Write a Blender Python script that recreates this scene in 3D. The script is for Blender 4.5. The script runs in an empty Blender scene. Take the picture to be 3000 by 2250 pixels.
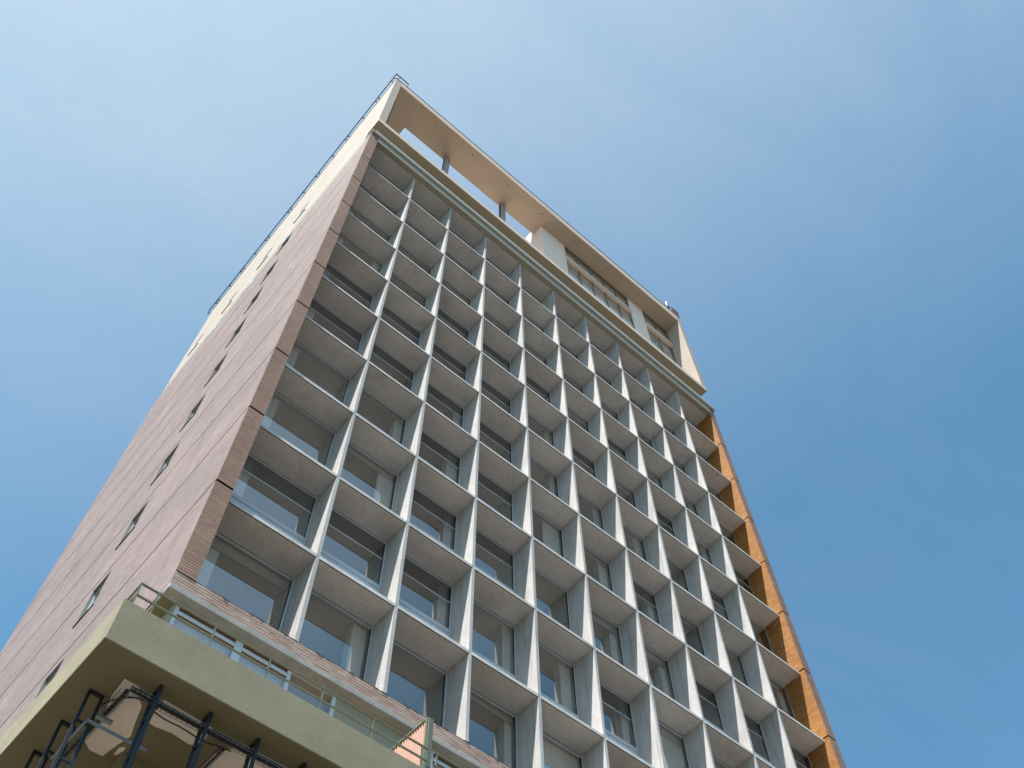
import bpy, math, random
import numpy as np
from mathutils import Matrix, Vector

random.seed(7); rng = np.random.default_rng(7)
scene = bpy.context.scene
col = scene.collection

# ------------------------------------------------------------------ camera
cam_d = bpy.data.cameras.new('camera'); cam = bpy.data.objects.new('camera', cam_d); col.objects.link(cam)
CR = Vector((0.75412344, -0.65665773, -0.00992258)); CU = Vector((-0.57208223, -0.6642647, 0.4811178)); CF = Vector((0.32252094, 0.35714568, 0.8765998))
mw = Matrix((CR, CU, -CF)).transposed().to_4x4(); mw.translation = Vector((-4.12381697, -14.29967951, 1.65))
cam.matrix_world = mw
cam_d.sensor_fit = 'HORIZONTAL'; cam_d.sensor_width = 36.0; cam_d.lens = 2888.1476 / 3000 * 36
cam_d.clip_start = 0.1; cam_d.clip_end = 5000
scene.camera = cam

# ------------------------------------------------------------------ light
SUN = Vector((-0.50, -0.152, 1.0)).normalized()          # towards the sun
world = bpy.data.worlds.new('World'); scene.world = world; world.use_nodes = True
wn = world.node_tree.nodes; wl = world.node_tree.links; wn.clear()
w_out = wn.new('ShaderNodeOutputWorld'); w_bg = wn.new('ShaderNodeBackground'); w_bg.inputs['Strength'].default_value = 0.090
sky = wn.new('ShaderNodeTexSky'); sky.sky_type = 'NISHITA'; sky.sun_disc = False
sky.sun_elevation = math.asin(SUN.z); sky.sun_rotation = math.atan2(SUN.x, SUN.y)
sky.altitude = 50; sky.air_density = 1.0; sky.dust_density = 2.0; sky.ozone_density = 1.0
def W_(t, **kw):
    n = wn.new(t)
    for k, v in kw.items():
        if k in n.inputs: n.inputs[k].default_value = v
        else: setattr(n, k, v)
    return n
tint = W_('ShaderNodeVectorMath', operation='MULTIPLY'); tint.inputs[1].default_value = (0.66, 1.15, 1.20); wl.new(sky.outputs[0], tint.inputs[0])
tc = W_('ShaderNodeTexCoord'); mp = W_('ShaderNodeMapping'); mp.inputs['Rotation'].default_value = (0.2, -0.3, 0.9); mp.inputs['Scale'].default_value = (1.0, 1.7, 1.2)
n1 = W_('ShaderNodeTexNoise', Scale=2.6, Detail=11.0, Roughness=0.66, Distortion=0.9)
cr = W_('ShaderNodeMapRange'); cr.inputs[1].default_value = 0.40; cr.inputs[2].default_value = 0.80; cr.inputs[3].default_value = 0.0; cr.inputs[4].default_value = 1.0
wl.new(tc.outputs['Generated'], mp.inputs['Vector']); wl.new(mp.outputs[0], n1.inputs['Vector']); wl.new(n1.outputs[0], cr.inputs[0])
# thin high veil, thicker-looking towards the sun (forward scattering in cirrus)
dot = W_('ShaderNodeVectorMath', operation='DOT_PRODUCT'); dot.inputs[1].default_value = tuple(SUN); wl.new(tc.outputs['Generated'], dot.inputs[0])
fw = W_('ShaderNodeMapRange', interpolation_type='SMOOTHSTEP'); fw.inputs[1].default_value = 0.40; fw.inputs[2].default_value = 1.0; fw.inputs[3].default_value = 0.03; fw.inputs[4].default_value = 0.70; wl.new(dot.outputs['Value'], fw.inputs[0])
nz = W_('ShaderNodeMath', operation='MULTIPLY_ADD'); nz.inputs[1].default_value = 0.30; nz.inputs[2].default_value = 0.84; wl.new(cr.outputs[0], nz.inputs[0])
veil = W_('ShaderNodeMath', operation='MULTIPLY', use_clamp=True); wl.new(fw.outputs[0], veil.inputs[0]); wl.new(nz.outputs[0], veil.inputs[1])
wisp = W_('ShaderNodeMath', operation='MULTIPLY_ADD', use_clamp=True); wisp.inputs[1].default_value = 0.045; wl.new(cr.outputs[0], wisp.inputs[0]); wl.new(veil.outputs[0], wisp.inputs[2])
mx = W_('ShaderNodeMix', data_type='RGBA'); mx.inputs['B'].default_value = (3.9, 4.45, 5.1, 1)
wl.new(wisp.outputs[0], mx.inputs['Factor']); wl.new(tint.outputs[0], mx.inputs['A']); wl.new(mx.outputs['Result'], w_bg.inputs['Color']); wl.new(w_bg.outputs[0], w_out.inputs['Surface'])
sun_d = bpy.data.lights.new('sun', 'SUN'); sun_d.energy = 5.0; sun_d.angle = math.radians(0.53); sun_d.color = (1.0, 0.955, 0.89)
sun = bpy.data.objects.new('sun', sun_d); col.objects.link(sun); sun.rotation_euler = (-SUN).to_track_quat('-Z', 'Y').to_euler()
vs = scene.view_settings; vs.view_transform = 'Standard'; vs.look = 'None'; vs.gamma = 1.0; vs.use_curve_mapping = False; vs.exposure = 0.9
scene.cycles.max_bounces = 8; scene.cycles.transparent_max_bounces = 12

# ------------------------------------------------------------------ materials
def new_mat(name):
    m = bpy.data.materials.new(name); m.use_nodes = True
    nt = m.node_tree; return m, nt, nt.nodes['Principled BSDF']

def N(nt, t, **kw):
    n = nt.nodes.new(t)
    for k, v in kw.items():
        if k in n.inputs: n.inputs[k].default_value = v
        else: setattr(n, k, v)
    return n

def rgb(c): return (c[0], c[1], c[2], 1)

def mottled(name, c, var=0.12, scale=1.2, rough=0.8, spec=0.3, bump=0.0, bscale=40, pits=False, streak=False, stain=None, metallic=0.0):
    m, nt, p = new_mat(name); L = nt.links
    geo = N(nt, 'ShaderNodeNewGeometry'); oi = N(nt, 'ShaderNodeObjectInfo')
    add = N(nt, 'ShaderNodeVectorMath', operation='MULTIPLY_ADD'); sc = N(nt, 'ShaderNodeCombineXYZ')
    L.new(oi.outputs['Random'], sc.inputs[0]); L.new(oi.outputs['Random'], sc.inputs[1]); L.new(oi.outputs['Random'], sc.inputs[2])
    L.new(sc.outputs[0], add.inputs[0]); add.inputs[1].default_value = (13.0, 7.0, 5.0); L.new(geo.outputs['Position'], add.inputs[2])
    no = N(nt, 'ShaderNodeTexNoise', Scale=scale, Detail=6.0, Roughness=0.6); L.new(add.outputs[0], no.inputs['Vector'])
    mr = N(nt, 'ShaderNodeMapRange'); mr.inputs[1].default_value = 0.3; mr.inputs[2].default_value = 0.7; mr.inputs[3].default_value = 1 - var; mr.inputs[4].default_value = 1 + var
    L.new(no.outputs[0], mr.inputs[0])
    fac = mr.outputs[0]
    fine = N(nt, 'ShaderNodeTexNoise', Scale=scale * 14, Detail=3.0); L.new(add.outputs[0], fine.inputs['Vector'])
    mf = N(nt, 'ShaderNodeMapRange'); mf.inputs[1].default_value = 0.3; mf.inputs[2].default_value = 0.7; mf.inputs[3].default_value = 1 - var * 0.45; mf.inputs[4].default_value = 1 + var * 0.45
    L.new(fine.outputs[0], mf.inputs[0]); mm = N(nt, 'ShaderNodeMath', operation='MULTIPLY'); L.new(fac, mm.inputs[0]); L.new(mf.outputs[0], mm.inputs[1]); fac = mm.outputs[0]
    orr = N(nt, 'ShaderNodeMapRange'); orr.inputs[3].default_value = 0.95; orr.inputs[4].default_value = 1.05; L.new(oi.outputs['Random'], orr.inputs[0])
    mo = N(nt, 'ShaderNodeMath', operation='MULTIPLY'); L.new(fac, mo.inputs[0]); L.new(orr.outputs[0], mo.inputs[1]); fac = mo.outputs[0]
    if streak:
        ms = N(nt, 'ShaderNodeMapping'); ms.inputs['Scale'].default_value = (9, 9, 0.35); L.new(add.outputs[0], ms.inputs['Vector'])
        ns = N(nt, 'ShaderNodeTexNoise', Scale=1.0, Detail=4.0); L.new(ms.outputs[0], ns.inputs['Vector'])
        rs = N(nt, 'ShaderNodeMapRange'); rs.inputs[1].default_value = 0.52; rs.inputs[2].default_value = 0.8; rs.inputs[3].default_value = 1.0; rs.inputs[4].default_value = 0.66
        L.new(ns.outputs[0], rs.inputs[0]); m2 = N(nt, 'ShaderNodeMath', operation='MULTIPLY'); L.new(fac, m2.inputs[0]); L.new(rs.outputs[0], m2.inputs[1]); fac = m2.outputs[0]
    if pits:
        vo = N(nt, 'ShaderNodeTexVoronoi', Scale=5.5); L.new(add.outputs[0], vo.inputs['Vector'])
        lt = N(nt, 'ShaderNodeMapRange'); lt.inputs[1].default_value = 0.06; lt.inputs[2].default_value = 0.10; lt.inputs[3].default_value = 0.55; lt.inputs[4].default_value = 1.0
        L.new(vo.outputs['Distance'], lt.inputs[0]); m3 = N(nt, 'ShaderNodeMath', operation='MULTIPLY'); L.new(fac, m3.inputs[0]); L.new(lt.outputs[0], m3.inputs[1]); fac = m3.outputs[0]
    base = N(nt, 'ShaderNodeRGB'); base.outputs[0].default_value = rgb(c); csock = base.outputs[0]
    if stain:
        n5 = N(nt, 'ShaderNodeTexNoise', Scale=stain[1], Detail=5.0, Roughness=0.65); L.new(add.outputs[0], n5.inputs['Vector'])
        r5 = N(nt, 'ShaderNodeMapRange'); r5.inputs[1].default_value = 0.55; r5.inputs[2].default_value = 0.75; r5.inputs[4].default_value = stain[2]; L.new(n5.outputs[0], r5.inputs[0])
        mc = N(nt, 'ShaderNodeMix', data_type='RGBA'); mc.inputs['B'].default_value = rgb(stain[0]); L.new(r5.outputs[0], mc.inputs['Factor']); L.new(csock, mc.inputs['A']); csock = mc.outputs['Result']
    vm = N(nt, 'ShaderNodeVectorMath', operation='SCALE'); L.new(csock, vm.inputs[0]); L.new(fac, vm.inputs['Scale'])
    L.new(vm.outputs[0], p.inputs['Base Color'])
    p.inputs['Roughness'].default_value = rough; p.inputs['Specular IOR Level'].default_value = spec; p.inputs['Metallic'].default_value = metallic
    if bump:
        nb = N(nt, 'ShaderNodeTexNoise', Scale=bscale, Detail=5.0, Roughness=0.6); L.new(geo.outputs['Position'], nb.inputs['Vector'])
        b = N(nt, 'ShaderNodeBump', Strength=bump, Distance=0.02); L.new(nb.outputs[0], b.inputs['Height']); L.new(b.outputs[0], p.inputs['Normal'])
    return m

def brick_mat(name, ca, cb, cc, rough=0.5, spec=0.5, band=0.10):
    """three fired tones, one drawn per brick"""
    m, nt, p = new_mat(name); L = nt.links
    geo = N(nt, 'ShaderNodeNewGeometry'); oi = N(nt, 'ShaderNodeObjectInfo')
    ad = N(nt, 'ShaderNodeMath', operation='ADD'); L.new(geo.outputs['Random Per Island'], ad.inputs[0]); L.new(oi.outputs['Random'], ad.inputs[1])
    fr = N(nt, 'ShaderNodeMath', operation='FRACT'); L.new(ad.outputs[0], fr.inputs[0])
    ra = N(nt, 'ShaderNodeValToRGB'); L.new(fr.outputs[0], ra.inputs[0])
    e = ra.color_ramp.elements; e[0].position = 0.0; e[0].color = rgb(ca); e[1].position = 1.0; e[1].color = rgb(cc); x = e.new(0.55); x.color = rgb(cb)
    no = N(nt, 'ShaderNodeTexNoise', Scale=0.45, Detail=6.0, Roughness=0.6); L.new(geo.outputs['Position'], no.inputs['Vector'])
    mr = N(nt, 'ShaderNodeMapRange'); mr.inputs[1].default_value = 0.3; mr.inputs[2].default_value = 0.7; mr.inputs[3].default_value = 0.86; mr.inputs[4].default_value = 1.12; L.new(no.outputs[0], mr.inputs[0])
    mb1 = N(nt, 'ShaderNodeMapping'); mb1.inputs['Scale'].default_value = (0.5, 0.5, 9.0); L.new(geo.outputs['Position'], mb1.inputs['Vector'])
    nb1 = N(nt, 'ShaderNodeTexNoise', Scale=1.0, Detail=4.0); L.new(mb1.outputs[0], nb1.inputs['Vector'])
    rb1 = N(nt, 'ShaderNodeMapRange'); rb1.inputs[1].default_value = 0.3; rb1.inputs[2].default_value = 0.7; rb1.inputs[3].default_value = 1 - band; rb1.inputs[4].default_value = 1 + band; L.new(nb1.outputs[0], rb1.inputs[0])
    mb2 = N(nt, 'ShaderNodeMapping'); mb2.inputs['Scale'].default_value = (2.2, 2.2, 0.12); L.new(geo.outputs['Position'], mb2.inputs['Vector'])
    nb2 = N(nt, 'ShaderNodeTexNoise', Scale=1.0, Detail=5.0); L.new(mb2.outputs[0], nb2.inputs['Vector'])
    rb2 = N(nt, 'ShaderNodeMapRange'); rb2.inputs[1].default_value = 0.5; rb2.inputs[2].default_value = 0.8; rb2.inputs[3].default_value = 1.0; rb2.inputs[4].default_value = 0.84; L.new(nb2.outputs[0], rb2.inputs[0])
    mA = N(nt, 'ShaderNodeMath', operation='MULTIPLY'); L.new(mr.outputs[0], mA.inputs[0]); L.new(rb1.outputs[0], mA.inputs[1])
    mB = N(nt, 'ShaderNodeMath', operation='MULTIPLY'); L.new(mA.outputs[0], mB.inputs[0]); L.new(rb2.outputs[0], mB.inputs[1])
    vm = N(nt, 'ShaderNodeVectorMath', operation='SCALE'); L.new(ra.outputs[0], vm.inputs[0]); L.new(mB.outputs[0], vm.inputs['Scale'])
    L.new(vm.outputs[0], p.inputs['Base Color']); p.inputs['Roughness'].default_value = rough; p.inputs['Specular IOR Level'].default_value = spec
    nb = N(nt, 'ShaderNodeTexNoise', Scale=60.0, Detail=3.0); L.new(geo.outputs['Position'], nb.inputs['Vector'])
    b = N(nt, 'ShaderNodeBump', Strength=0.25, Distance=0.01); L.new(nb.outputs[0], b.inputs['Height']); L.new(b.outputs[0], p.inputs['Normal'])
    return m

def glass_mat(name, tint, boost=0.62, rough=0.0, film=0.0):
    m = bpy.data.materials.new(name); m.use_nodes = True; nt = m.node_tree; nt.nodes.clear(); L = nt.links
    out = N(nt, 'ShaderNodeOutputMaterial'); mix = N(nt, 'ShaderNodeMixShader'); tr = N(nt, 'ShaderNodeBsdfTransparent'); gl = N(nt, 'ShaderNodeBsdfGlossy', Roughness=rough)
    tr.inputs['Color'].default_value = rgb(tint); gl.inputs['Color'].default_value = (0.92, 0.89, 0.86, 1)
    geo = N(nt, 'ShaderNodeNewGeometry'); no = N(nt, 'ShaderNodeTexNoise', Scale=0.9, Detail=1.0); L.new(geo.outputs['Position'], no.inputs['Vector'])
    b = N(nt, 'ShaderNodeBump', Strength=0.035, Distance=0.05); L.new(no.outputs[0], b.inputs['Height']); L.new(b.outputs[0], gl.inputs['Normal'])
    fr = N(nt, 'ShaderNodeFresnel', IOR=1.5); mu = N(nt, 'ShaderNodeMath', operation='MULTIPLY_ADD', use_clamp=True); mu.inputs[1].default_value = boost; mu.inputs[2].default_value = film
    L.new(fr.outputs[0], mu.inputs[0]); L.new(mu.outputs[0], mix.inputs[0]); L.new(tr.outputs[0], mix.inputs[1]); L.new(gl.outputs[0], mix.inputs[2]); L.new(mix.outputs[0], out.inputs['Surface'])
    return m

M = {}
M['concrete'] = mottled('fin_concrete', (0.475, 0.462, 0.455), 0.12, 0.9, 0.75, 0.3, 0.15, 14, pits=True, streak=True, stain=((0.46, 0.40, 0.33), 1.6, 0.5))
M['edge_concrete'] = mottled('slab_edge_concrete', (0.60, 0.585, 0.57), 0.16, 2.2, 0.7, 0.3, 0.2, 20)
M['slab'] = mottled('slab_concrete', (0.60, 0.58, 0.565), 0.15, 0.55, 0.85, 0.2, 0.12, 10, pits=True, stain=((0.43, 0.40, 0.375), 0.9, 0.6))
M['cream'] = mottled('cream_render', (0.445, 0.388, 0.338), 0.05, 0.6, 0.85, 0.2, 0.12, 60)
M['cream_lit_copy'] = mottled('cream_render_lit_copy', (0.66, 0.55, 0.47), 0.05, 0.6, 0.85, 0.2, 0.1, 60)  # brighter copy of the same cream; the extra light is painted into its colour
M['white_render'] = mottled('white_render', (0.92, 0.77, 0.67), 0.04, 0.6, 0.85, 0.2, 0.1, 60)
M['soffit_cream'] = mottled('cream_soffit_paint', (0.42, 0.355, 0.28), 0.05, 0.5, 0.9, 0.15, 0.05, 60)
M['olive'] = mottled('olive_roughcast', (0.30, 0.272, 0.19), 0.11, 0.9, 0.9, 0.15, 0.28, 75, stain=((0.265, 0.25, 0.185), 0.8, 0.5))
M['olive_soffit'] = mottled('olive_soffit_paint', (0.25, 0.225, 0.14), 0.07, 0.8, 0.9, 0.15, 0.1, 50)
M['olive_smooth'] = mottled('olive_paint', (0.345, 0.325, 0.25), 0.06, 0.8, 0.6, 0.35)
M['plaster'] = mottled('bare_plaster_patch', (0.93, 0.85, 0.78), 0.07, 2.0, 0.9, 0.1)
M['brick'] = brick_mat('glazed_brown_brick', (0.315, 0.192, 0.141), (0.345, 0.216, 0.161), (0.385, 0.25, 0.192), 0.6, 0.3, 0.03)
M['brick_side'] = brick_mat('glazed_mauve_brick', (0.322, 0.238, 0.214), (0.358, 0.266, 0.242), (0.395, 0.30, 0.276), 0.5, 0.4, 0.08)
M['brick_band'] = brick_mat('pink_brick', (0.43, 0.295, 0.24), (0.49, 0.35, 0.29), (0.55, 0.415, 0.355), 0.6, 0.3)
M['brick_ochre'] = brick_mat('ochre_brick', (0.32, 0.136, 0.033), (0.37, 0.163, 0.045), (0.43, 0.2, 0.066), 0.6, 0.25, 0.04)
M['mortar'] = mottled('dark_mortar', (0.10, 0.065, 0.045), 0.15, 3, 0.95, 0.1)
M['mortar_side'] = mottled('side_mortar', (0.13, 0.085, 0.07), 0.15, 3, 0.95, 0.1)
M['mortar_ochre'] = mottled('ochre_mortar', (0.24, 0.12, 0.035), 0.15, 3, 0.95, 0.1)
M['joint'] = mottled('shade_dark_sealant', (0.022, 0.012, 0.008), 0.1, 3, 0.9, 0.1)  # dark brown sealant, taken near-black to paint in the shadow of the recess
M['stone'] = mottled('cast_stone', (0.37, 0.365, 0.355), 0.16, 3.0, 0.9, 0.15, 0.3, 25)
M['frame'] = mottled('pale_blue_aluminium', (0.47, 0.54, 0.60), 0.04, 2, 0.4, 0.5)
M['frame_side'] = mottled('grey_green_steel', (0.20, 0.21, 0.205), 0.05, 2, 0.5, 0.4)
M['sash_white'] = mottled('white_sash_paint', (0.62, 0.70, 0.78), 0.04, 2, 0.4, 0.5)
M['rubber'] = mottled('black_gasket', (0.015, 0.015, 0.016), 0.1, 3, 0.7, 0.3)
M['glass'] = glass_mat('window_glass', (0.985, 0.99, 0.99))
M['glass_dark'] = glass_mat('smoked_glass', (0.74, 0.75, 0.76), 0.5)
M['glass_side'] = glass_mat('side_glass', (0.85, 0.88, 0.88), 0.8)
M['room_wall'] = mottled('room_white', (0.90, 0.87, 0.83), 0.04, 0.6, 0.9, 0.1)
M['room_dark'] = mottled('room_grey', (0.5, 0.49, 0.47), 0.06, 0.6, 0.9, 0.1)
M['blind'] = mottled('roller_blind', (0.55, 0.54, 0.52), 0.04, 1, 0.9, 0.1)
M['curtain'] = mottled('sheer_curtain', (0.88, 0.85, 0.80), 0.06, 2, 0.95, 0.05)
M['steel'] = mottled('dark_navy_steel', (0.010, 0.013, 0.022), 0.15, 3, 0.55, 0.5)
M['galv'] = mottled('galvanised_steel', (0.30, 0.32, 0.36), 0.10, 4, 0.4, 0.5, metallic=0.6)
M['rail_green'] = mottled('green_rail_paint', (0.15, 0.165, 0.12), 0.08, 4, 0.5, 0.4)
M['rail_dark'] = mottled('roof_rail_paint', (0.022, 0.018, 0.028), 0.1, 4, 0.5, 0.4)
M['cable'] = mottled('black_cable', (0.012, 0.012, 0.013), 0.1, 4, 0.5, 0.4)
M['cable_red'] = mottled('red_cable', (0.22, 0.015, 0.02), 0.1, 4, 0.5, 0.4)
M['column'] = mottled('lilac_column_paint', (0.36, 0.315, 0.33), 0.06, 2, 0.6, 0.3)
M['flash'] = mottled('pale_metal_flashing', (0.52, 0.54, 0.52), 0.06, 1.5, 0.3, 0.6)
M['roof_lead'] = mottled('roof_edge_metal', (0.05, 0.05, 0.06), 0.1, 2, 0.5, 0.5)
M['timber'] = mottled('tan_timber', (0.40, 0.22, 0.11), 0.15, 4, 0.6, 0.3)
M['screen'] = mottled('salmon_corrugated_sheet', (0.43, 0.25, 0.18), 0.06, 3, 0.6, 0.3)
M['red'] = mottled('red_lamp_lens', (0.55, 0.03, 0.05), 0.05, 3, 0.3, 0.5)
M['white'] = mottled('white_paint', (0.60, 0.60, 0.60), 0.04, 3, 0.5, 0.4)
M['pent_frame'] = mottled('bronze_frame', (0.20, 0.18, 0.16), 0.06, 2, 0.5, 0.4)
M['rust'] = mottled('rust_brown_paint', (0.20, 0.09, 0.06), 0.12, 3, 0.6, 0.3)
M['plaza'] = mottled('warm_paving', (0.102, 0.084, 0.068), 0.12, 0.35, 0.9, 0.2)

# ------------------------------------------------------------------ mesh helpers
class MB:
    def __init__(s): s.v = []; s.f = []
    def box(s, a, b):
        x0, y0, z0 = a; x1, y1, z1 = b; o = len(s.v)
        s.v += [(x0, y0, z0), (x1, y0, z0), (x1, y1, z0), (x0, y1, z0), (x0, y0, z1), (x1, y0, z1), (x1, y1, z1), (x0, y1, z1)]
        s.f += [tuple(o + i for i in q) for q in ((0, 3, 2, 1), (4, 5, 6, 7), (0, 1, 5, 4), (1, 2, 6, 5), (2, 3, 7, 6), (3, 0, 4, 7))]
        return s
    def prism(s, pts, z0, z1):
        o = len(s.v); n = len(pts)
        s.v += [(p[0], p[1], z0) for p in pts] + [(p[0], p[1], z1) for p in pts]
        s.f += [tuple(o + i for i in reversed(range(n))), tuple(o + n + i for i in range(n))]
        for i in range(n): j = (i + 1) % n; s.f.append((o + i, o + j, o + n + j, o + n + i))
        return s
    def bar(s, a, b, r, n=6):
        a = Vector(a); b = Vector(b); d = (b - a).normalized(); t = Vector((0, 0, 1)) if abs(d.z) < 0.9 else Vector((1, 0, 0))
        u = d.cross(t).normalized(); w = d.cross(u); o = len(s.v)
        for p in (a, b):
            for i in range(n):
                c = 2 * math.pi * (i + 0.5) / n; s.v.append(tuple(p + u * (r * math.cos(c)) + w * (r * math.sin(c))))
        for i in range(n): j = (i + 1) % n; s.f.append((o + i, o + j, o + n + j, o + n + i))
        s.f += [tuple(o + i for i in reversed(range(n))), tuple(o + n + i for i in range(n))]
        return s
    def tube(s, pts, r, n=6):
        for a, b in zip(pts, pts[1:]): s.bar(a, b, r, n)
        return s
    def grid(s, fn, nu, nv):
        o = len(s.v)
        for i in range(nu + 1):
            for j in range(nv + 1): s.v.append(fn(i / nu, j / nv))
        for i in range(nu):
            for j in range(nv):
                a = o + i * (nv + 1) + j; s.f.append((a, a + nv + 1, a + nv + 2, a + 1))
        return s
    def mesh(s, name, mat):
        me = bpy.data.meshes.new(name); me.from_pydata(s.v, [], s.f); me.materials.append(M[mat]); me.update(); return me

def link(name, me, parent=None, loc=(0, 0, 0), kind=None):
    o = bpy.data.objects.new(name, me); col.objects.link(o); o.location = loc
    if parent is not None: o.parent = parent
    if kind: o['kind'] = kind
    return o

def part(name, mb, mat, parent=None, loc=(0, 0, 0), kind=None, bevel=0.0):
    o = link(name, mb.mesh(name, mat), parent, loc, kind)
    if bevel: b = o.modifiers.new('bevel', 'BEVEL'); b.width = bevel; b.segments = 1
    return o

def empty(name, parent=None, loc=(0, 0, 0)):
    o = bpy.data.objects.new(name, None); col.objects.link(o); o.location = loc; o.empty_display_size = 0.3
    if parent is not None: o.parent = parent
    return o

def tag(o, label, cat, group=None):
    o['label'] = label; o['category'] = cat
    if group: o['group'] = group
    return o

def brick_field(name, mat, parent, origin, u, n, width, height, skip=None, course=0.0785, length=0.232, jh=0.017, jv=0.0016, proud=0.016):
    """every brick of a wall field as real geometry, joined into one part"""
    u = np.array(u, float); n = np.array(n, float); o = np.array(origin, float); z = np.array((0, 0, 1.0))
    nc = int(round(height / course)); ch = height / nc
    U0 = []; U1 = []; Z0 = []; Z1 = []
    for r in range(nc):
        off = (0.5 * length if r % 2 else 0.0) + rng.uniform(-.01, .01)
        e = np.concatenate(([0.0], np.arange(off if off > 0.03 else off + length, width - 0.03, length), [width]))
        U0.append(e[:-1] + jv / 2); U1.append(e[1:] - jv / 2)
        Z0.append(np.full(len(e) - 1, r * ch + jh / 2)); Z1.append(np.full(len(e) - 1, (r + 1) * ch - jh / 2))
    U0, U1, Z0, Z1 = map(np.concatenate, (U0, U1, Z0, Z1))
    if skip:
        k = np.ones(len(U0), bool); a0, a1, b0, b1 = skip
        inz = (Z1 > b0 + 0.01) & (Z0 < b1 - 0.01); k &= ~(inz & (U0 >= a0 - 0.02) & (U1 <= a1 + 0.02))
        left = inz & (U0 < a0) & (U1 > a0); U1 = np.where(left, a0, U1); right = inz & (U0 < a1) & (U1 > a1) & ~left; U0 = np.where(right, a1, U0)
        U0, U1, Z0, Z1 = U0[k], U1[k], Z0[k], Z1[k]
    nb = len(U0); P = np.full(nb, proud)
    V = np.zeros((nb, 8, 3)); cor = [(U0, Z0), (U1, Z0), (U1, Z1), (U0, Z1)]
    for k, (a, b) in enumerate(cor):
        base = o + a[:, None] * u + b[:, None] * z
        V[:, k] = base; V[:, 4 + k] = base + P[:, None] * n
    if np.cross(u, z) @ n > 0: fq = [(4, 5, 6, 7), (0, 1, 5, 4), (1, 2, 6, 5), (2, 3, 7, 6), (3, 0, 4, 7)]
    else: fq = [(7, 6, 5, 4), (4, 5, 1, 0), (5, 6, 2, 1), (6, 7, 3, 2), (7, 4, 0, 3)]
    F = (np.arange(nb)[:, None, None] * 8 + np.array(fq)[None]).reshape(-1)
    me = bpy.data.meshes.new(name); me.vertices.add(nb * 8); me.vertices.foreach_set('co', V.reshape(-1))
    nf = nb * 5; me.loops.add(nf * 4); me.loops.foreach_set('vertex_index', F.astype(np.int32)); me.polygons.add(nf)
    me.polygons.foreach_set('loop_start', (np.arange(nf) * 4).astype(np.int32)); me.polygons.foreach_set('loop_total', np.full(nf, 4, np.int32))
    me.materials.append(M[mat]); me.update(calc_edges=True); me.validate(); me.shade_flat()
    return link(name, me, parent, kind='stuff')

# ------------------------------------------------------------------ key dimensions
W = 2.38511; H = 3.4; ZT = 51.1027
zn = lambda j: ZT - j * H                      # slab level j (0 under the roof beam, 10 behind the brick parapet)
XL, XR = -0.66, 24.56                          # outer faces of the brick end walls
IL, IR = -0.20, 24.10                          # inner faces
YF, YB = -0.21, 20.6                           # front / back of the end walls
YW = 0.85                                      # window plane
JOINT = [ZT - j * H + 0.12 for j in range(0, 11)]   # floor joints in the brickwork
BR_TOP, BR_BOT = 51.78, 16.98

# ------------------------------------------------------------------ setting
g = MB().box((-900, -900, -0.5), (900, 900, 0.0)); ground = part('ground', g, 'plaza', kind='structure')

# ------------------------------------------------------------------ the tower
tower = empty('office_tower', loc=(0, 0, 0))
tag(tower, 'tall modernist office tower with deep concrete window grid, brick end walls and cream rooftop frame', 'building')

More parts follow.
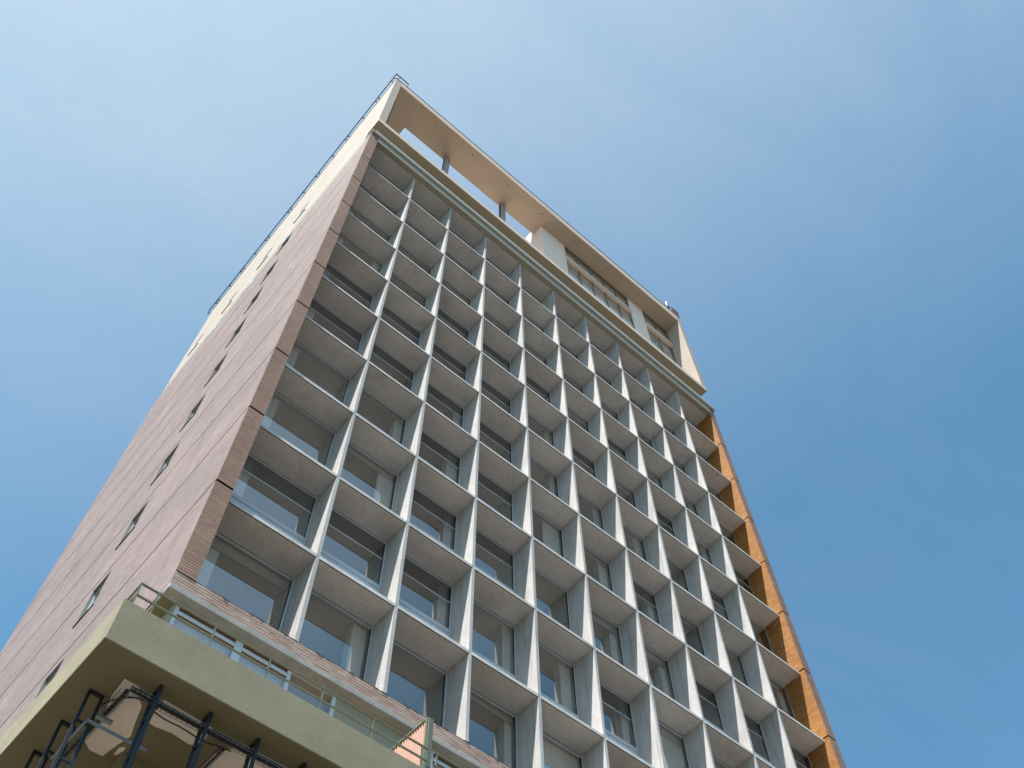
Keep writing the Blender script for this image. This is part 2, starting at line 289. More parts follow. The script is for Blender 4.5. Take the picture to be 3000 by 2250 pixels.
# --- brick side wall: one panel per storey, sealant joint with painted-in shade between panels
GAP = 0.042
panels = [(BR_BOT, JOINT[9])] + [(JOINT[j + 1], JOINT[j]) for j in range(8, 0, -1)] + [(JOINT[1], BR_TOP)]
part('wall_core', MB().box((XL + 0.40, YF + 1.5, BR_BOT + 0.02), (XL + 0.42, YB - 0.31, BR_TOP - 0.02)), 'joint', tower)
WY0, WY1 = 6.50, 7.58
side_frame_me = side_glass_me = None
for k, (z0, z1) in enumerate(panels):
    a, b = z0 + GAP, z1 - GAP
    has = True
    wz1 = z1 - 0.36; wz0 = wz1 - 1.50
    mb = MB(); d0, d1 = XL, XL + 0.26
    if has:
        mb.box((d0, YF, a), (d1, WY0, b)).box((d0, WY1, a), (d1, YB, b)).box((d0, WY0, a), (d1, WY1, wz0)).box((d0, WY0, wz1), (d1, WY1, b))
    else: mb.box((d0, YF, a), (d1, YB, b))
    pan = part('brick_panel', mb, 'mortar_side', tower)
    brick_field('brick', 'brick_side', pan, (XL, YB, a), (0, -1, 0), (-1, 0, 0), YB - YF, b - a, skip=(YB - WY1, YB - WY0, wz0 - a, wz1 - a) if has else None, jh=0.014, proud=0.008)
    if k: part('sealant', MB().box((XL - 0.001, YF + 0.02, z0 - GAP + 0.001), (XL + 0.25, YB - 0.02, z0 + GAP - 0.001)), 'joint', pan)  # flush strip; recess shadow is in its colour
    if has:
        win = empty('side_window', tower, (XL, (WY0 + WY1) / 2, wz0)); hw = (WY1 - WY0) / 2
        rv = MB().box((-0.010, -hw, 1.472), (0.25, hw, 1.50)).box((-0.010, hw - 0.028, 0.0), (0.25, hw, 1.471)).box((-0.014, -hw, 0.0), (0.25, -hw + 0.028, 1.471))
        part('reveal', rv, 'frame_side', win)
        part('sill', MB().box((-0.035, -hw - 0.02, -0.035), (0.25, hw + 0.02, -0.001)), 'joint', win)  # near-black colour paints in the shaded underside of the sill
        fr = MB(); y0, y1 = -hw + 0.03, hw - 0.03
        for za, zb in ((0.0, 0.045), (0.70, 0.745), (1.425, 1.47)): fr.box((0.085, y0 + 0.041, za), (0.12, y1 - 0.041, zb))
        fr.box((0.084, y0, 0.0), (0.121, y0 + 0.04, 1.47)).box((0.084, y1 - 0.04, 0.0), (0.121, y1, 1.47))
        part('frame', fr, 'sash_white', win)
        part('pane', MB().box((0.102, y0 + 0.042, 0.046), (0.105, y1 - 0.042, 0.699)), 'glass_side', win)
        part('pane', MB().box((0.102, y0 + 0.042, 0.746), (0.105, y1 - 0.042, 1.424)), 'glass_side', win)
        part('blind', MB().box((0.135, y0 + 0.01, 0.0), (0.14, y1 - 0.01, random.choice((0.30, 0.36, 0.42, 0.5)))), 'blind', win)
        part('backing', MB().box((0.245, -hw + 0.03, 0.0), (0.25, hw - 0.03, 1.47)), 'rubber', win)
# back and right outer walls close the block
part('rear_wall', MB().box((XL + 0.08, YB - 0.3, BR_BOT), (XR - 0.4, YB, BR_TOP)), 'mortar_side', tower)
part('end_wall', MB().box((XR - 0.3, YW + 0.3, BR_BOT), (XR, YB - 0.31, BR_TOP)), 'mortar_side', tower)

# --- brick piers framing the grid, one length per storey
for k, (z0, z1) in enumerate(panels):
    a, b = z0 + GAP, z1 - GAP
    if k == 0: a = 17.40
    pl = part('pier', MB().box((XL + 0.261, YF, a), (IL, 1.2, b)).box((XL + 0.09, YF + 0.04, a - 0.05), (IL - 0.03, 1.2, a)), 'mortar', tower)
    brick_field('brick', 'brick', pl, (XL, YF, a), (1, 0, 0), (0, -1, 0), IL - XL, b - a)
    pr = part('pier', MB().box((IR, YF, a), (XR, 1.2, b)).box((IR + 0.03, YF + 0.04, a - 0.05), (XR - 0.03, 1.2, a)), 'mortar_ochre', tower)
    brick_field('brick', 'brick', pr, (IR, YF, a), (1, 0, 0), (0, -1, 0), XR - IR, b - a)
    brick_field('brick', 'brick_ochre', pr, (IR, 1.0, a), (0, -1, 0), (-1, 0, 0), 1.0 - YF, b - a, jh=0.011)

# --- concrete fins and sun shade slabs
fin_seg = MB().box((-0.05, 0.0, -H + 0.004), (0.05, 1.0, -0.004)).mesh('fin', 'concrete')
fin_bot = MB().box((-0.05, 0.0, zn(10) - zn(9) + 0.05), (0.05, 1.0, -0.004)).mesh('fin', 'concrete')
for i in range(1, 10):
    for j in range(0, 10):
        link('fin', fin_seg if j < 9 else fin_bot, tower, (i * W, 0, zn(j)))
def slab_mesh(w):
    mb = MB(); n = 6
    mb.box((0, 0.004, -0.052), (w, 1.0, 0.052))
    return mb.mesh('sunshade_slab', 'slab')
def lip_mesh(w): return MB().box((0, -0.006, -0.046), (w, 0.003, 0.058)).mesh('slab_edge', 'edge_concrete')
def drip_mesh(w): return MB().box((0, 0.004, -0.0600), (w, 0.022, -0.0521)).mesh('drip_groove', 'rubber')
bays = [(IL, W - 0.05)] + [(i * W + 0.05, (i + 1) * W - 0.05) for i in range(1, 9)] + [(9 * W + 0.05, IR)]
sm = {}; lm = {}; dm = {}
for bi, (x0, x1) in enumerate(bays):
    w = round(x1 - x0 - 0.006, 4)
    if w not in sm: sm[w] = slab_mesh(w); lm[w] = lip_mesh(w); dm[w] = drip_mesh(w)
    for j in range(0, 10):
        s = link('sunshade_slab', sm[w], tower, (x0 + 0.003, 0, zn(j)))
        if j: link('slab_edge', lm[w], s); link('drip_groove', dm[w], s)

# --- windows set back in the grid
OPEN_TOP = {(0, 3), (0, 5), (0, 6), (0, 9), (1, 5), (1, 6), (1, 9), (2, 4), (2, 5), (2, 6), (2, 7), (2, 8), (2, 9), (3, 4), (3, 5), (3, 6), (3, 7), (3, 8), (0, 2), (1, 3), (2, 3),
            (4, 4), (5, 9), (6, 4), (6, 7), (7, 8), (8, 6), (8, 8), (9, 5), (9, 8), (5, 5), (7, 5)}
WCACHE = {}
def wmesh(key, fn):
    if key not in WCACHE: WCACHE[key] = fn()
    return WCACHE[key]
def frame_me(w):
    mb = MB(); hh = H - 0.104
    mb.box((0, 0, 0), (0.045, 0.07, hh)).box((w - 0.045, 0, 0), (w, 0.07, hh)).box((0.045, 0.002, hh - 0.05), (w - 0.045, 0.07, hh)).box((0.045, 0.002, hh - 0.13), (w - 0.045, 0.06, hh - 0.085))
    mb.box((0.045, -0.015, 1.10), (w - 0.045, 0.07, 1.235)).box((0.045, 0.001, 0.0), (w - 0.045, 0.07, 0.06))
    return mb.mesh('frame', 'frame')
def gasket_me(w):
    hh = H - 0.104; mb = MB()
    mb.box((0.046, 0.012, hh - 0.084), (w - 0.046, 0.055, hh - 0.051)).box((0.046, 0.004, 1.04), (w - 0.046, 0.06, 1.099)).box((w - 0.060, 0.010, 1.236), (w - 0.046, 0.05, hh - 0.131))
    return mb.mesh('gasket', 'rubber')
for bi, (x0, x1) in enumerate(bays):
    w = round(x1 - x0 - 0.008, 4)
    for r in range(1, 11):
        z0 = zn(r) + 0.053 if r < 10 else zn(10) + 0.053
        win = empty('window', tower, (x0 + 0.004, YW, z0)); hh = H - 0.104
        link('frame', wmesh(('f', w), lambda: frame_me(w)), win); link('gasket', wmesh(('g', w), lambda: gasket_me(w)), win)
        link('spandrel', wmesh(('s', w), lambda: MB().box((0.046, 0.02, 0.061), (w - 0.046, 0.024, 1.039)).mesh('spandrel', 'glass')), win)  # unseen below the sill; made clear glass to let bounce light into the room
        for cx in (0.38, ): link('latch', wmesh(('l', w), lambda: MB().box((w * 0.42, -0.012, 1.045), (w * 0.42 + 0.03, 0.003, 1.098)).mesh('latch', 'frame')), win)
        if (bi, r) in OPEN_TOP and r >= 6:
            link('sash_rail', wmesh(('sr', w), lambda: MB().box((0.046, -0.022, 1.262), (w - 0.061, 0.033, 1.40)).box((w * 0.42, -0.02, 1.236), (w * 0.42 + 0.035, 0.0, 1.261)).mesh('sash_rail', 'frame')), win)
        if (bi, r) in OPEN_TOP and r >= 4:
            link('transom', wmesh(('t', w), lambda: MB().box((0.047, 0.022, hh - 0.80), (w - 0.061, 0.05, hh - 0.765)).mesh('transom', 'frame')), win)
            link('pane', wmesh(('pt', w), lambda: MB().box((0.047, 0.034, 1.237), (w - 0.061, 0.038, hh - 0.801)).mesh('pane', 'glass')), win)
            link('upper_pane', wmesh(('pu', w), lambda: MB().box((0.047, 0.034, hh - 0.764), (w - 0.061, 0.038, hh - 0.131)).mesh('upper_pane', 'glass_dark')), win)
        else:
            link('pane', wmesh(('p', w), lambda: MB().box((0.047, 0.034, 1.237), (w - 0.061, 0.038, hh - 0.131)).mesh('pane', 'glass')), win)
            q = random.random()
            if q < 0.34:
                d = random.choice((0.16, 0.22, 0.3))
                link('roller_blind', wmesh(('b', w, d), lambda: MB().box((0.08, 0.11, hh - 0.14 - d), (w - 0.08, 0.116, hh - 0.06)).box((0.08, 0.10, hh - 0.165 - d), (w - 0.08, 0.125, hh - 0.14 - d)).mesh('roller_blind', 'blind')), win)
        if (bi, r) in ((4, 10), (6, 9)):
            link('vertical_blind', wmesh(('vb', w), lambda: MB().grid(lambda u, v: (0.07 + u * (w - 0.14), 0.12 + 0.03 * ((int(u * 60) % 4) / 3), 0.1 + v * (hh - 0.16)), 60, 1).mesh('vertical_blind', 'curtain')), win)
        elif bi and random.random() < 0.5:
            cw = random.uniform(0.22, 0.42)
            link('inner_column', wmesh(('c', w, round(cw, 1)), lambda: MB().box((w - 0.07 - cw, 0.16, 0.05), (w - 0.065, 0.42, hh)).mesh('inner_column', 'room_wall')), win)
        elif bi == 0:
            link('inner_column', wmesh(('c0', w), lambda: MB().box((0.05, 0.16, 0.05), (0.60, 0.5, hh)).mesh('inner_column', 'room_wall')), win)
        if random.random() < 0.22:
            side = random.choice((0, 1)); cwid = random.choice((0.35, 0.55, 0.8))
            def cur(side=side, cwid=cwid, w=w, hh=hh):
                xa = 0.06 if side == 0 else w - 0.07 - cwid
                return MB().grid(lambda u, v: (xa + u * cwid, 0.13 + 0.028 * math.sin(u * cwid * 62 + 1.3 * side) * (0.7 + 0.3 * v), 0.06 + v * (hh - 0.12)), int(cwid * 70), 1).mesh('curtain', 'curtain')
            link('curtain', wmesh(('cu', w, side, cwid), cur), win)
# --- rooms behind the glass
for r in range(1, 11):
    part('floor_plate', MB().box((IL, YW + 0.10, zn(r) - 0.1), (IR, 6.0, zn(r) + 0.045)), 'room_wall', tower)
    part('corridor_wall', MB().box((IL, 5.6, zn(r) + 0.046), (IR, 5.75, zn(r - 1) - 0.101)), 'room_wall', tower)
    for i in (2, 3, 5, 7, 8):
        part('partition', MB().box((i * W - 0.05, 1.0, zn(r) + 0.046), (i * W + 0.05, 5.59, zn(r - 1) - 0.101)), 'room_dark', tower)
    part('party_wall', MB().box((IR + 0.0, 1.2, zn(r) + 0.046), (IR + 0.02, 5.6, zn(r - 1) - 0.101)), 'room_wall', tower)
    part('party_wall', MB().box((IL - 0.02, 1.2, zn(r) + 0.046), (IL, 5.6, zn(r - 1) - 0.101)), 'room_wall', tower)

# --- brick parapet under the lowest windows, individual bricks where they show largest
par = part('parapet', MB().box((XL + 0.052, YF + 0.012, 17.0), (XR, YW + 0.06, 17.395)), 'mortar', tower)
NC = 5; ch = (17.385 - 17.0) / NC; BL = 0.232
bm_full = MB().box((0.003, -0.014, 0.007), (BL - 0.003, 0.02, ch - 0.007)).mesh('brick', 'brick_band')
bm_half = MB().box((0.003, -0.014, 0.007), (BL / 2 - 0.003, 0.02, ch - 0.007)).mesh('brick', 'brick_band')
for c in range(NC):
    x = XL
    for q in range(60):
        half = (q == 0 and c % 2)
        o = link('brick', bm_half if half else bm_full, par, (x, YF + 0.012 - random.uniform(0, .004), 17.0 + c * ch)); x += BL / 2 if half else BL
brick_field('brick', 'brick_band', par, (XL + 59.5 * BL, YF + 0.012, 17.0), (1, 0, 0), (0, -1, 0), XR - XL - 59.5 * BL, 17.385 - 17.0, course=ch)
def cope(u, v):
    x = XL + u * (XR - XL); jag = 0.010 * math.sin(x * 21.3) + 0.012 * math.sin(x * 7.7 + 1) + random.uniform(-.006, .006)
    return (x, YF + 0.0 + v * 0.30 + (jag if v == 0 else 0), 17.405 + (random.uniform(-.006, .008) if v == 0 else 0.012))
part('coping', MB().grid(cope, 520, 1), 'stone', tower)
part('ledge', MB().box((XL - 0.012, YF - 0.045, 16.85), (XR, 0.06, 16.998)), 'stone', tower, bevel=0.012)
part('soffit', MB().box((XL + 0.01, 0.061, 16.87), (XR, YB - 0.01, 16.965)), 'olive_soffit', tower)

# --- balcony storey below the grid
part('storey_wall', MB().box((-0.36, 0.0, 13.9), (-0.315, 8.0, 16.86)).box((3.60, 0.0, 13.9), (6.15, 0.12, 16.86)).box((9.9, 0.0, 13.9), (XR, 0.12, 16.86)), 'olive_smooth', tower)
def balcony_glazing(x0, x1, mids, wood=None):
    t = empty('balcony_window', tower, (x0, 0.0, 13.9)); w = x1 - x0; top = 2.955
    f = MB().box((0, 0, 0), (0.075, 0.09, top)).box((w - 0.075, 0, 0), (w, 0.09, top)).box((0.075, 0.003, top - 0.05), (w - 0.075, 0.09, top))
    for m, mw_ in mids: f.box((m - x0 - mw_ / 2, -0.012, 0), (m - x0 + mw_ / 2, 0.092, top - 0.051))
    part('frame', f, 'sash_white', t)
    e = [0.075] + sum([[m - x0 - mw_ / 2, m - x0 + mw_ / 2] for m, mw_ in mids], []) + [w - 0.075]
    for q in range(0, len(e), 2):
        a, b = e[q] + 0.002, e[q + 1] - 0.002
        if wood is not None and q // 2 == wood:
            part('timber_lining', MB().box((a, 0.62, 0.0), (b, 0.66, 2.35)).box((a, 0.30, 2.36), (b, 0.66, 2.9)), 'timber', t)
            part('pane', MB().box((a, 0.05, 0.02), (b, 0.054, top - 0.05)), 'glass', t); continue
        part('sash_rail', MB().box((a, -0.004, 2.70), (b, 0.07, 2.785)), 'sash_white', t)
        part('gasket', MB().box((a, 0.012, 2.675), (b, 0.05, 2.699)).box((a, 0.012, 2.87), (b, 0.05, 2.90)), 'rust', t)
        part('net_curtain', MB().grid(lambda u, v: (a + u * (b - a), 0.16 + 0.012 * math.sin(u * 60), 0.02 + v * 2.82), 60, 1), 'curtain', t)
        part('pane', MB().box((a, 0.04, 0.02), (b, 0.044, 2.674)), 'glass', t); part('pane', MB().box((a, 0.04, 2.786), (b, 0.044, 2.869)), 'glass', t)
    part('ceiling', MB().box((0, 0.1, 2.90), (w, 3.5, 2.94)).box((0, 3.5, 0), (w, 3.6, 2.94)), 'room_wall', t)
    return t
balcony_glazing(-0.312, 3.598, [(1.18, 0.17), (2.41, 0.08)], wood=2)
balcony_glazing(6.152, 9.898, [(7.6, 0.12), (8.8, 0.08)])
# balcony slab with its upstand and painted soffit
bal = part('balcony_slab', MB().box((-1.655, -1.80, 13.495), (26.0, -1.66, 14.44)).box((-1.655, -1.659, 13.495), (-1.515, 12.0, 14.44)).box((-1.514, -1.659, 13.495), (26.0, 12.0, 13.88)), 'olive', tower, bevel=0.015)
part('soffit_paint', MB().box((-1.648, -1.793, 13.488), (26.0, 12.0, 13.4945)), 'olive_soffit', bal)
part('plaster_patch', MB().prism([(-.954, -1.223), (-.678, -1.222), (-.60, -1.05), (-.414, -.857), (-.30, -.45), (-.193, -.127), (-.26, .2), (-.314, .608), (-.559, .617), (-.70, .50), (-.779, .372), (-.80, -.3), (-.92, -.75)][::-1], 13.4835, 13.4875), 'plaster', bal)
part('plaster_patch', MB().prism([(-.217, -1.23), (.741, -1.194), (.80, -.9), (.809, -.627), (.62, -.60), (.30, -.64), (-.02, -.59), (-.125, -.611), (-.19, -.9)][::-1], 13.4835, 13.4875), 'plaster', bal)
part('plaster_patch', MB().prism([(1.10, -.62), (1.35, -1.16), (2.2, -1.2), (2.9, -1.17), (2.95, .3), (1.4, .45), (1.15, .2)][::-1], 13.4835, 13.4875), 'plaster', bal)
part('plaster_patch', MB().prism([(-.20, .24), (-.13, .16), (-.10, .24), (-.13, .40), (-.185, .46)][::-1], 13.4835, 13.4875), 'plaster', bal)
part('downstand_beam', MB().box((-0.10, 0.27, 12.75), (26.0, 0.75, 13.487)), 'olive_soffit', tower)
part('base_wall', MB().box((0.25, 0.9, 0.0), (XR, YB, 13.487)), 'olive', tower)

# --- roof edge of the brick block
part('edge_beam', MB().box((IL + 0.002, -0.262, 51.06), (IR - 0.002, -0.004, 51.745)).box((IL + 0.002, -0.285, 51.04), (IR - 0.002, -0.225, 51.09)), 'olive_smooth', tower)
gut = part('gutter', MB().box((XL - 0.03, -0.34, 51.785), (XR + 0.04, 0.10, 52.0)).box((XL - 0.03, -0.355, 51.97), (XR + 0.04, -0.30, 52.02)), 'olive_smooth', tower, bevel=0.008)
part('flashing', MB().box((XL + 0.12, -0.335, 52.021), (XR + 0.02, -0.315, 52.24)), 'flash', gut)
boltm = MB().box((-0.012, -0.02, -0.012), (0.012, 0, 0.012)).mesh('bolt', 'white')
for q in range(19): link('bolt', boltm, gut, (0.35 + q * 1.31, -0.336, 52.20))
clipm = MB().box((-0.010, -0.008, 0), (0.010, 0, 0.24)).mesh('joint_clip', 'white')
for xq in (1.95, 3.55, 6.75, 11.5, 16.3, 21.0): link('joint_clip', clipm, gut, (xq, -0.3555, 51.78))
part('roof_deck', MB().box((XL + 0.08, 0.101, 51.16), (XR - 0.05, YB - 0.02, 51.79)), 'stone', tower)
pl = part('plinth', MB().box((-0.615, 0.62, 51.80), (24.53, YB - 0.1, 54.20)), 'olive_smooth', tower)

# --- cream rooftop frame
CX0, CX1, CY0, CB, CT = -0.62, 24.58, -0.30, 54.21, 64.74
def frame_panels(x0, x1, y0, y1):
    out = MB(); zs_ = [CB + 0.44, 58.19, 61.57, CT - 0.003]
    for a, b in zip(zs_, zs_[1:]): out.box((x0, y0, a + 0.012), (x1, y1, b - 0.012))
    return out
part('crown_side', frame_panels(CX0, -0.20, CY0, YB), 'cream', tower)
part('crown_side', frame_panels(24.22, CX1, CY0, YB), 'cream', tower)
part('crown_joint', MB().box((CX0 + 0.02, CY0 + 0.02, CB + 0.4), (-0.22, YB - 0.02, CT - 0.1)).box((24.24, CY0 + 0.02, CB + 0.4), (CX1 - 0.02, YB - 0.02, CT - 0.1)), 'stone', tower)
part('crown_floor', MB().box((CX0, CY0, CB), (CX1, YB, CB + 0.44)), 'cream_lit_copy', tower, bevel=0.01)
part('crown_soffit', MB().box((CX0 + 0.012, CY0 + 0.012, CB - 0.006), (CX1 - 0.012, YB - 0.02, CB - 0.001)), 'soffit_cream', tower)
roof = part('roof_slab', MB().box((CX0 + 0.001, CY0 + 0.001, 63.90), (CX1 - 0.001, 1.58, CT)).box((-0.199, 1.581, 63.90), (1.57, YB, CT)).box((12.38, 1.581, 63.90), (24.219, YB, CT)).box((1.571, 14.0, 63.90), (12.379, YB, CT)), 'cream_lit_copy', tower)
part('roof_soffit', MB().box((-0.198, CY0 + 0.06, 63.885), (7.0, 1.577, 63.8985)).box((7.018, CY0 + 0.06, 63.885), (24.219, 1.577, 63.8985)).box((-0.198, 1.578, 63.885), (1.567, YB, 63.8985)), 'soffit_cream', roof)
part('roof_trim', MB().box((CX0 - 0.02, CY0 - 0.02, CT + 0.001), (CX1 + 0.02, CY0 + 0.10, CT + 0.035)).box((CX0 - 0.02, CY0 + 0.101, CT + 0.001), (CX0 + 0.10, YB, CT + 0.035)), 'roof_lead', roof)
holem = MB().prism([(0.035 * math.cos(t * math.pi / 5), 0.035 * math.sin(t * math.pi / 5)) for t in range(10)], -0.03, 0.0).mesh('drain_outlet', 'rubber')
for q in range(8): link('drain_outlet', holem, roof, (2.98 + 2.96 * q, 0.12, 63.884))
for xq in (4.86, 9.53):
    part('column', MB().box((xq - 0.18, 1.30, CB + 0.44), (xq + 0.18, 1.34, 63.885)).box((xq - 0.18, 1.52, CB + 0.44), (xq + 0.18, 1.56, 63.885)).box((xq - 0.03, 1.341, CB + 0.44), (xq + 0.03, 1.519, 63.885)), 'column', tower)
part('downpipe', MB().bar((-0.13, -0.12, CB + 0.44), (-0.13, -0.12, 60.6), 0.05, 8), 'rail_dark', tower)
# penthouse behind the frame
PY = 0.78; ph = part('penthouse_wall', MB().box((12.38, PY, CB + 0.441), (14.44, 9.0, 63.88)), 'white_render', tower)
part('penthouse_wall', MB().box((20.33, PY, CB + 0.441), (21.72, PY + 0.3, 63.88)), 'white_render', tower)
part('penthouse_rear', MB().box((12.381, 9.001, CB + 0.441), (24.219, 9.2, 63.88)), 'cream', tower)
def pent_window(x0, x1, mull):
    t = empty('penthouse_window', tower, (x0, PY, 0)); w = x1 - x0
    fr = MB()
    for m in [0.0] + [q - x0 for q in mull] + [w - 0.05]:
        fr.box((m, 0.04, CB + 0.45), (m + 0.05, 0.12, 61.299)).box((m, 0.04, 61.751), (m + 0.05, 0.12, 63.80))
    fr.box((0, 0.038, 63.801), (w, 0.12, 63.88))
    part('frame', fr, 'pent_frame', t)
    part('spandrel_rail', MB().box((0, -0.10, 61.30), (w, 0.14, 61.75)), 'cream_lit_copy', t)
    e = [0.0] + [q - x0 for q in mull] + [w - 0.05]
    for a, b in zip(e, e[1:]):
        part('pane', MB().box((a + 0.051, 0.08, CB + 0.46), (b - 0.001, 0.084, 61.298)), 'glass', t)
        part('pane', MB().box((a + 0.051, 0.08, 61.752), (b - 0.001, 0.084, 63.799)), 'glass', t)
        ph0 = random.uniform(0, 6)
        part('curtain', MB().grid(lambda u, v: (a + 0.04 + u * (b - a - 0.02), 0.24 + 0.05 * math.sin(u * 46 + ph0) + 0.02 * math.sin(u * 17 + ph0), CB + 0.46 + v * (63.8 - CB - 0.46)), 90, 1), 'curtain', t)
    return t
pent_window(14.442, 20.328, [15.63, 16.81, 17.98, 19.15])
pent_window(21.722, 24.217, [22.95])
# openings in the crown's long side
for yq in (6.6, 10.3, 14.0, 17.7):
    t = empty('crown_window', tower, (CX0, yq, 55.1))
    part('frame', MB().box((-0.018, 0, 0), (0.06, 0.05, 1.75)).box((-0.018, 1.05, 0), (0.06, 1.10, 1.75)).box((-0.018, 0.05, 1.70), (0.06, 1.05, 1.75)).box((-0.06, -0.03, -0.05), (0.06, 1.13, 0)), 'white', t)
    part('pane', MB().box((-0.006, 0.05, 0), (-0.003, 1.05, 1.30)), 'flash', t); part('pane', MB().box((-0.006, 0.05, 1.301), (-0.003, 1.05, 1.70)), 'rubber', t)
for yq in (7.2, 10.9, 14.6):
    t = empty('plinth_window', tower, (-0.615, yq, 52.1))
    part('frame', MB().box((-0.02, 0, 0), (0.02, 0.06, 1.3)).box((-0.02, 0.9, 0), (0.02, 0.96, 1.3)).box((-0.02, 0.06, 1.24), (0.02, 0.9, 1.3)).box((-0.05, -0.02, -0.04), (0.02, 0.98, 0)), 'white', t)
    part('pane', MB().box((-0.008, 0.06, 0), (-0.004, 0.9, 1.24)), 'sash_white', t)

# ------------------------------------------------------------------ roof furniture
rr = empty('roof_railing', loc=(CX0, CY0, CT)); tag(rr, 'dark metal railing along the left roof edge, turning the top corner', 'railing')
zr = 0.88
part('top_rail', MB().box((-0.16, -0.03, zr - 0.03), (-0.10, 21.6, zr + 0.03)).box((-0.10, -0.03, zr - 0.03), (0.86, 0.03, zr + 0.03)), 'rail_dark', rr)
for yq in (0.35, 1.72, 2.0, 3.35, 4.9, 5.2, 6.6, 8.1, 8.4, 9.8, 11.3, 11.6, 13.9, 14.2, 15.5, 16.9, 17.2, 18.6, 20.0, 20.3, 21.3):
    part('post', MB().box((-0.155, yq - 0.025, -0.1), (-0.105, yq + 0.025, zr - 0.031)).box((-0.105, yq - 0.02, 0.04), (0.05, yq + 0.02, 0.08)), 'rail_dark', rr)
part('brace', MB().bar((-0.13, 0.35, zr - 0.02), (0.22, 0.0, zr - 0.02), 0.028), 'rail_dark', rr)
part('post', MB().box((0.80, -0.025, 0.036), (0.85, 0.025, zr - 0.031)), 'rail_dark', rr)
rb = empty('roof_guard', loc=(24.58, CY0, CT)); tag(rb, 'short dark and rust coloured guard panel on the right roof corner', 'guard')
part('top_rail', MB().box((-0.72, -0.03, 0.84), (0.06, 0.03, 0.92)), 'rail_dark', rb)
part('panel', MB().box((-0.70, -0.012, 0.08), (0.03, 0.012, 0.839)), 'rust', rb)
part('post', MB().box((-0.70, 0.013, 0.036), (-0.64, 0.06, 0.839)), 'rail_dark', rb); part('post', MB().box((-0.02, 0.013, 0.036), (0.04, 0.06, 0.839)), 'rail_dark', rb)
bc = empty('beacon_light', loc=(23.62, 0.0, CT)); tag(bc, 'small red topped obstruction lamp standing on the roof edge', 'lamp')
part('stand', MB().bar((0, -0.22, 0.0), (0, -0.22, 0.75), 0.05, 8).box((-0.10, -0.30, 0.5), (0.10, -0.14, 0.85)), 'steel', bc)
part('body', MB().bar((0, -0.22, 0.85), (0, -0.22, 1.15), 0.075, 10), 'column', bc)
part('lens', MB().bar((0, -0.22, 1.15), (0, -0.22, 1.45), 0.07, 10).bar((0, -0.22, 1.45), (0, -0.22, 1.54), 0.035, 10), 'red', bc)

# ------------------------------------------------------------------ balcony railing and screen
br = empty('balcony_railing', loc=(0, -1.74, 14.44)); tag(br, 'thin green two bar railing on top of the olive balcony upstand', 'railing')
part('top_rail', MB().box((-1.50, -0.02, 0.52), (4.85, 0.02, 0.545)), 'rail_green', br); part('middle_rail', MB().box((-1.50, -0.018, 0.235), (4.85, 0.018, 0.265)), 'rail_green', br)
for xq in (-1.48, -1.14, 0.02, 1.19, 2.36, 3.53, 4.70): part('post', MB().box((xq - 0.012, -0.021, -0.01), (xq + 0.012, 0.021, 0.545)), 'rail_green', br)
part('side_rail', MB().box((-1.50, 0.021, 0.52), (-1.46, 9.0, 0.545)).box((-1.50, 0.019, 0.235), (-1.46, 9.0, 0.265)), 'rail_green', br)
for yq in (0.62, 1.8, 2.97, 4.15, 5.3): part('post', MB().box((-1.501, yq - 0.012, -0.01), (-1.459, yq + 0.012, 0.545)), 'rail_green', br)
br2 = empty('balcony_railing', loc=(0, -1.74, 14.44)); tag(br2, 'green railing to the right of the salmon privacy screen', 'railing')
part('top_rail', MB().box((5.0, -0.02, 0.52), (14.0, 0.02, 0.545)), 'rail_green', br2); part('middle_rail', MB().box((5.0, -0.018, 0.235), (14.0, 0.018, 0.265)), 'rail_green', br2)
for q in range(8): part('post', MB().box((5.05 + 1.17 * q - 0.012, -0.021, -0.01), (5.05 + 1.17 * q + 0.012, 0.021, 0.545)), 'rail_green', br2)
sc_ = empty('privacy_screen', loc=(4.86, -1.62, 13.885)); tag(sc_, 'salmon corrugated privacy screen in a green frame across the balcony', 'screen')
part('sheet', MB().grid(lambda u, v: (0.012 * math.sin(u * 2 * math.pi * 19), 0.04 + u * 1.52, 0.02 + v * 1.90), 152, 1), 'screen', sc_)
part('frame', MB().box((-0.03, -0.02, 0), (0.03, 0.04, 1.97)).box((-0.03, 1.56, 0), (0.03, 1.6, 1.97)).box((-0.028, 0.041, 1.93), (0.028, 1.559, 1.968)), 'rail_green', sc_)
part('face_plate', MB().box((0.0, -0.05, 0.0), (0.11, -0.021, 1.95)), 'rail_green', sc_)

# ------------------------------------------------------------------ steel and cables hung below the balcony
SZ = 13.483
def hanger(x, y, along, label):
    t = empty('steel_hanger', loc=(x, y, SZ)); tag(t, label, 'hanger', 'steel hanger frames under the balcony')
    d = 0.115; L_ = 2.6
    def bx(mb, p0, p1, z0, z1, hw=0.022):
        if along == 'x': mb.box((p0, -hw, z0), (p1, hw, z1))
        else: mb.box((-hw, p0, z0), (hw, p1, z1))
        return mb
    part('head', bx(MB(), -d - 0.02, d + 0.02, -0.05, 0.0, 0.026), 'steel', t)
    for s in (-1, 1): part('leg', bx(MB(), s * d - 0.026, s * d + 0.026, -L_, -0.051, 0.028), 'steel', t)
    for zc in (-0.62, -1.35): part('rung', bx(MB(), -d + 0.021, d - 0.021, zc - 0.02, zc + 0.02, 0.018), 'steel', t)
    return t
for k, yq in enumerate((-0.65, 0.29, 1.235)):
    hanger(-1.14, yq, 'x', ['dark steel hanger frame nearest the balcony corner on the left side', 'second dark steel hanger frame back along the left balcony side', 'third dark steel hanger frame back along the left balcony side'][k])
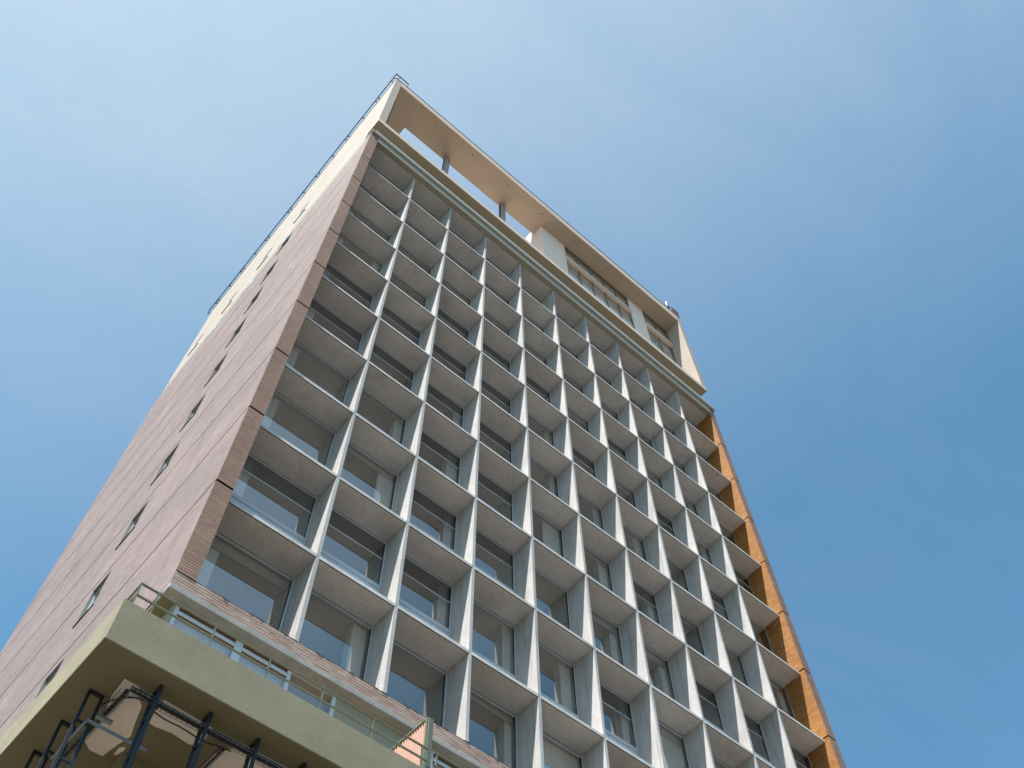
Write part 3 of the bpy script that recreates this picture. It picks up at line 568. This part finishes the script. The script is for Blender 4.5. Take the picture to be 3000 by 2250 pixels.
for k in range(4):
    hanger(-0.415 + 0.95 * k, -1.37, 'y', ['dark navy steel hanger left of the others under the balcony front edge', 'second navy steel hanger from the corner under the balcony front', 'third navy steel hanger from the corner under the balcony front', 'fourth navy steel hanger from the corner under the balcony front'][k])

def tray(name, label, a, b, z, width=0.16, cables=(('cable', 0.0, 0.02),)):
    a = Vector((a[0], a[1], z)); b = Vector((b[0], b[1], z)); d = (b - a); Lq = d.length; d.normalize(); s = Vector((-d.y, d.x, 0))
    t = empty(name, loc=a); tag(t, label, 'cable tray')
    w = MB()
    for off, zz in ((-width / 2, 0), (-width / 6, 0), (width / 6, 0), (width / 2, 0), (-width / 2, .06), (width / 2, .06)): w.bar(s * off + Vector((0, 0, zz)), s * off + d * Lq + Vector((0, 0, zz)), 0.0045, 4)
    part('long_wire', w, 'galv', t, kind='stuff')
    h = MB(); q = 0.03
    while q < Lq:
        c = d * q; h.bar(c - s * width / 2, c + s * width / 2, 0.004, 4).bar(c - s * width / 2, c - s * width / 2 + Vector((0, 0, .06)), 0.004, 4).bar(c + s * width / 2, c + s * width / 2 + Vector((0, 0, .06)), 0.004, 4); q += 0.10
    part('cross_wire', h, 'galv', t, kind='stuff')
    return t, a, d, s, Lq
def cable(label, pts, r, mat='cable'): tag(part('cable', MB().tube(pts, r, 6), mat), label, 'cable')
t1 = tray('cable_tray', 'wire cable tray running along under the balcony front edge', (-0.86, -1.36), (5.5, -1.36), 13.20)
t2 = tray('cable_tray', 'wire cable tray running back along the left balcony side', (-0.87, -1.26), (-0.92, 3.2), 13.20)
t3 = tray('cable_tray', 'wire cable tray with red cables branching back beyond the second hanger', (0.98, -1.24), (0.98, 0.26), 13.12)
cable('thick black cables bundled along the front cable tray', [(-0.84, -1.385, 13.235), (0.6, -1.37, 13.23), (2.0, -1.385, 13.235), (5.4, -1.37, 13.235)], 0.045)
cable('black cable bundle in the tray along the left side', [(-0.85, -1.30, 13.235), (-0.875, 0.2, 13.23), (-0.90, 1.6, 13.235), (-0.92, 3.1, 13.235)], 0.042)
cable('red cable in the branching tray', [(0.955, -1.25, 13.15), (0.96, -0.4, 13.145), (0.955, 0.25, 13.15)], 0.020, 'cable_red')
cable('black cable beside the red one in the branching tray', [(1.02, -1.25, 13.15), (1.015, -0.3, 13.145), (1.02, 0.25, 13.15)], 0.022)
arc = [(-1.05 + 0.75 * q / 10, -0.80 - 0.55 * (q / 10) ** 0.7, 13.16 + 0.16 * math.sin(math.pi * q / 10)) for q in range(11)]
cable('loose black cable arching between the two trays at the corner', arc, 0.016)
sag = [(-0.35 + 1.5 * q / 12, -1.27 + 0.02 * math.sin(q), 13.16 - 0.06 * math.sin(math.pi * q / 12)) for q in range(13)]
cable('thin black cable sagging below the front tray', sag, 0.012)
ga = empty('steel_angle', loc=(-1.13, -0.82, 12.78)); tag(ga, 'pale galvanised steel angle frame hung below the trays', 'steel frame')
part('front_bar', MB().box((0, -0.018, 0), (1.08, 0.018, 0.006)).box((0, -0.018, 0.007), (1.08, -0.012, 0.04)), 'galv', ga)
part('side_bar', MB().box((-0.018, 0.019, 0), (0.018, 1.15, 0.006)).box((-0.018, 0.019, 0.007), (-0.012, 1.15, 0.04)), 'galv', ga)
gb = empty('bracket_plate', loc=(-1.0, -0.62, 13.10)); tag(gb, 'small pale green bracket plate under the corner of the trays', 'bracket')
part('plate', MB().box((0, -0.04, 0), (0.30, 0.04, 0.01)), 'galv', gb); part('flange', MB().box((0, -0.04, 0.011), (0.30, -0.03, 0.05)), 'galv', gb)
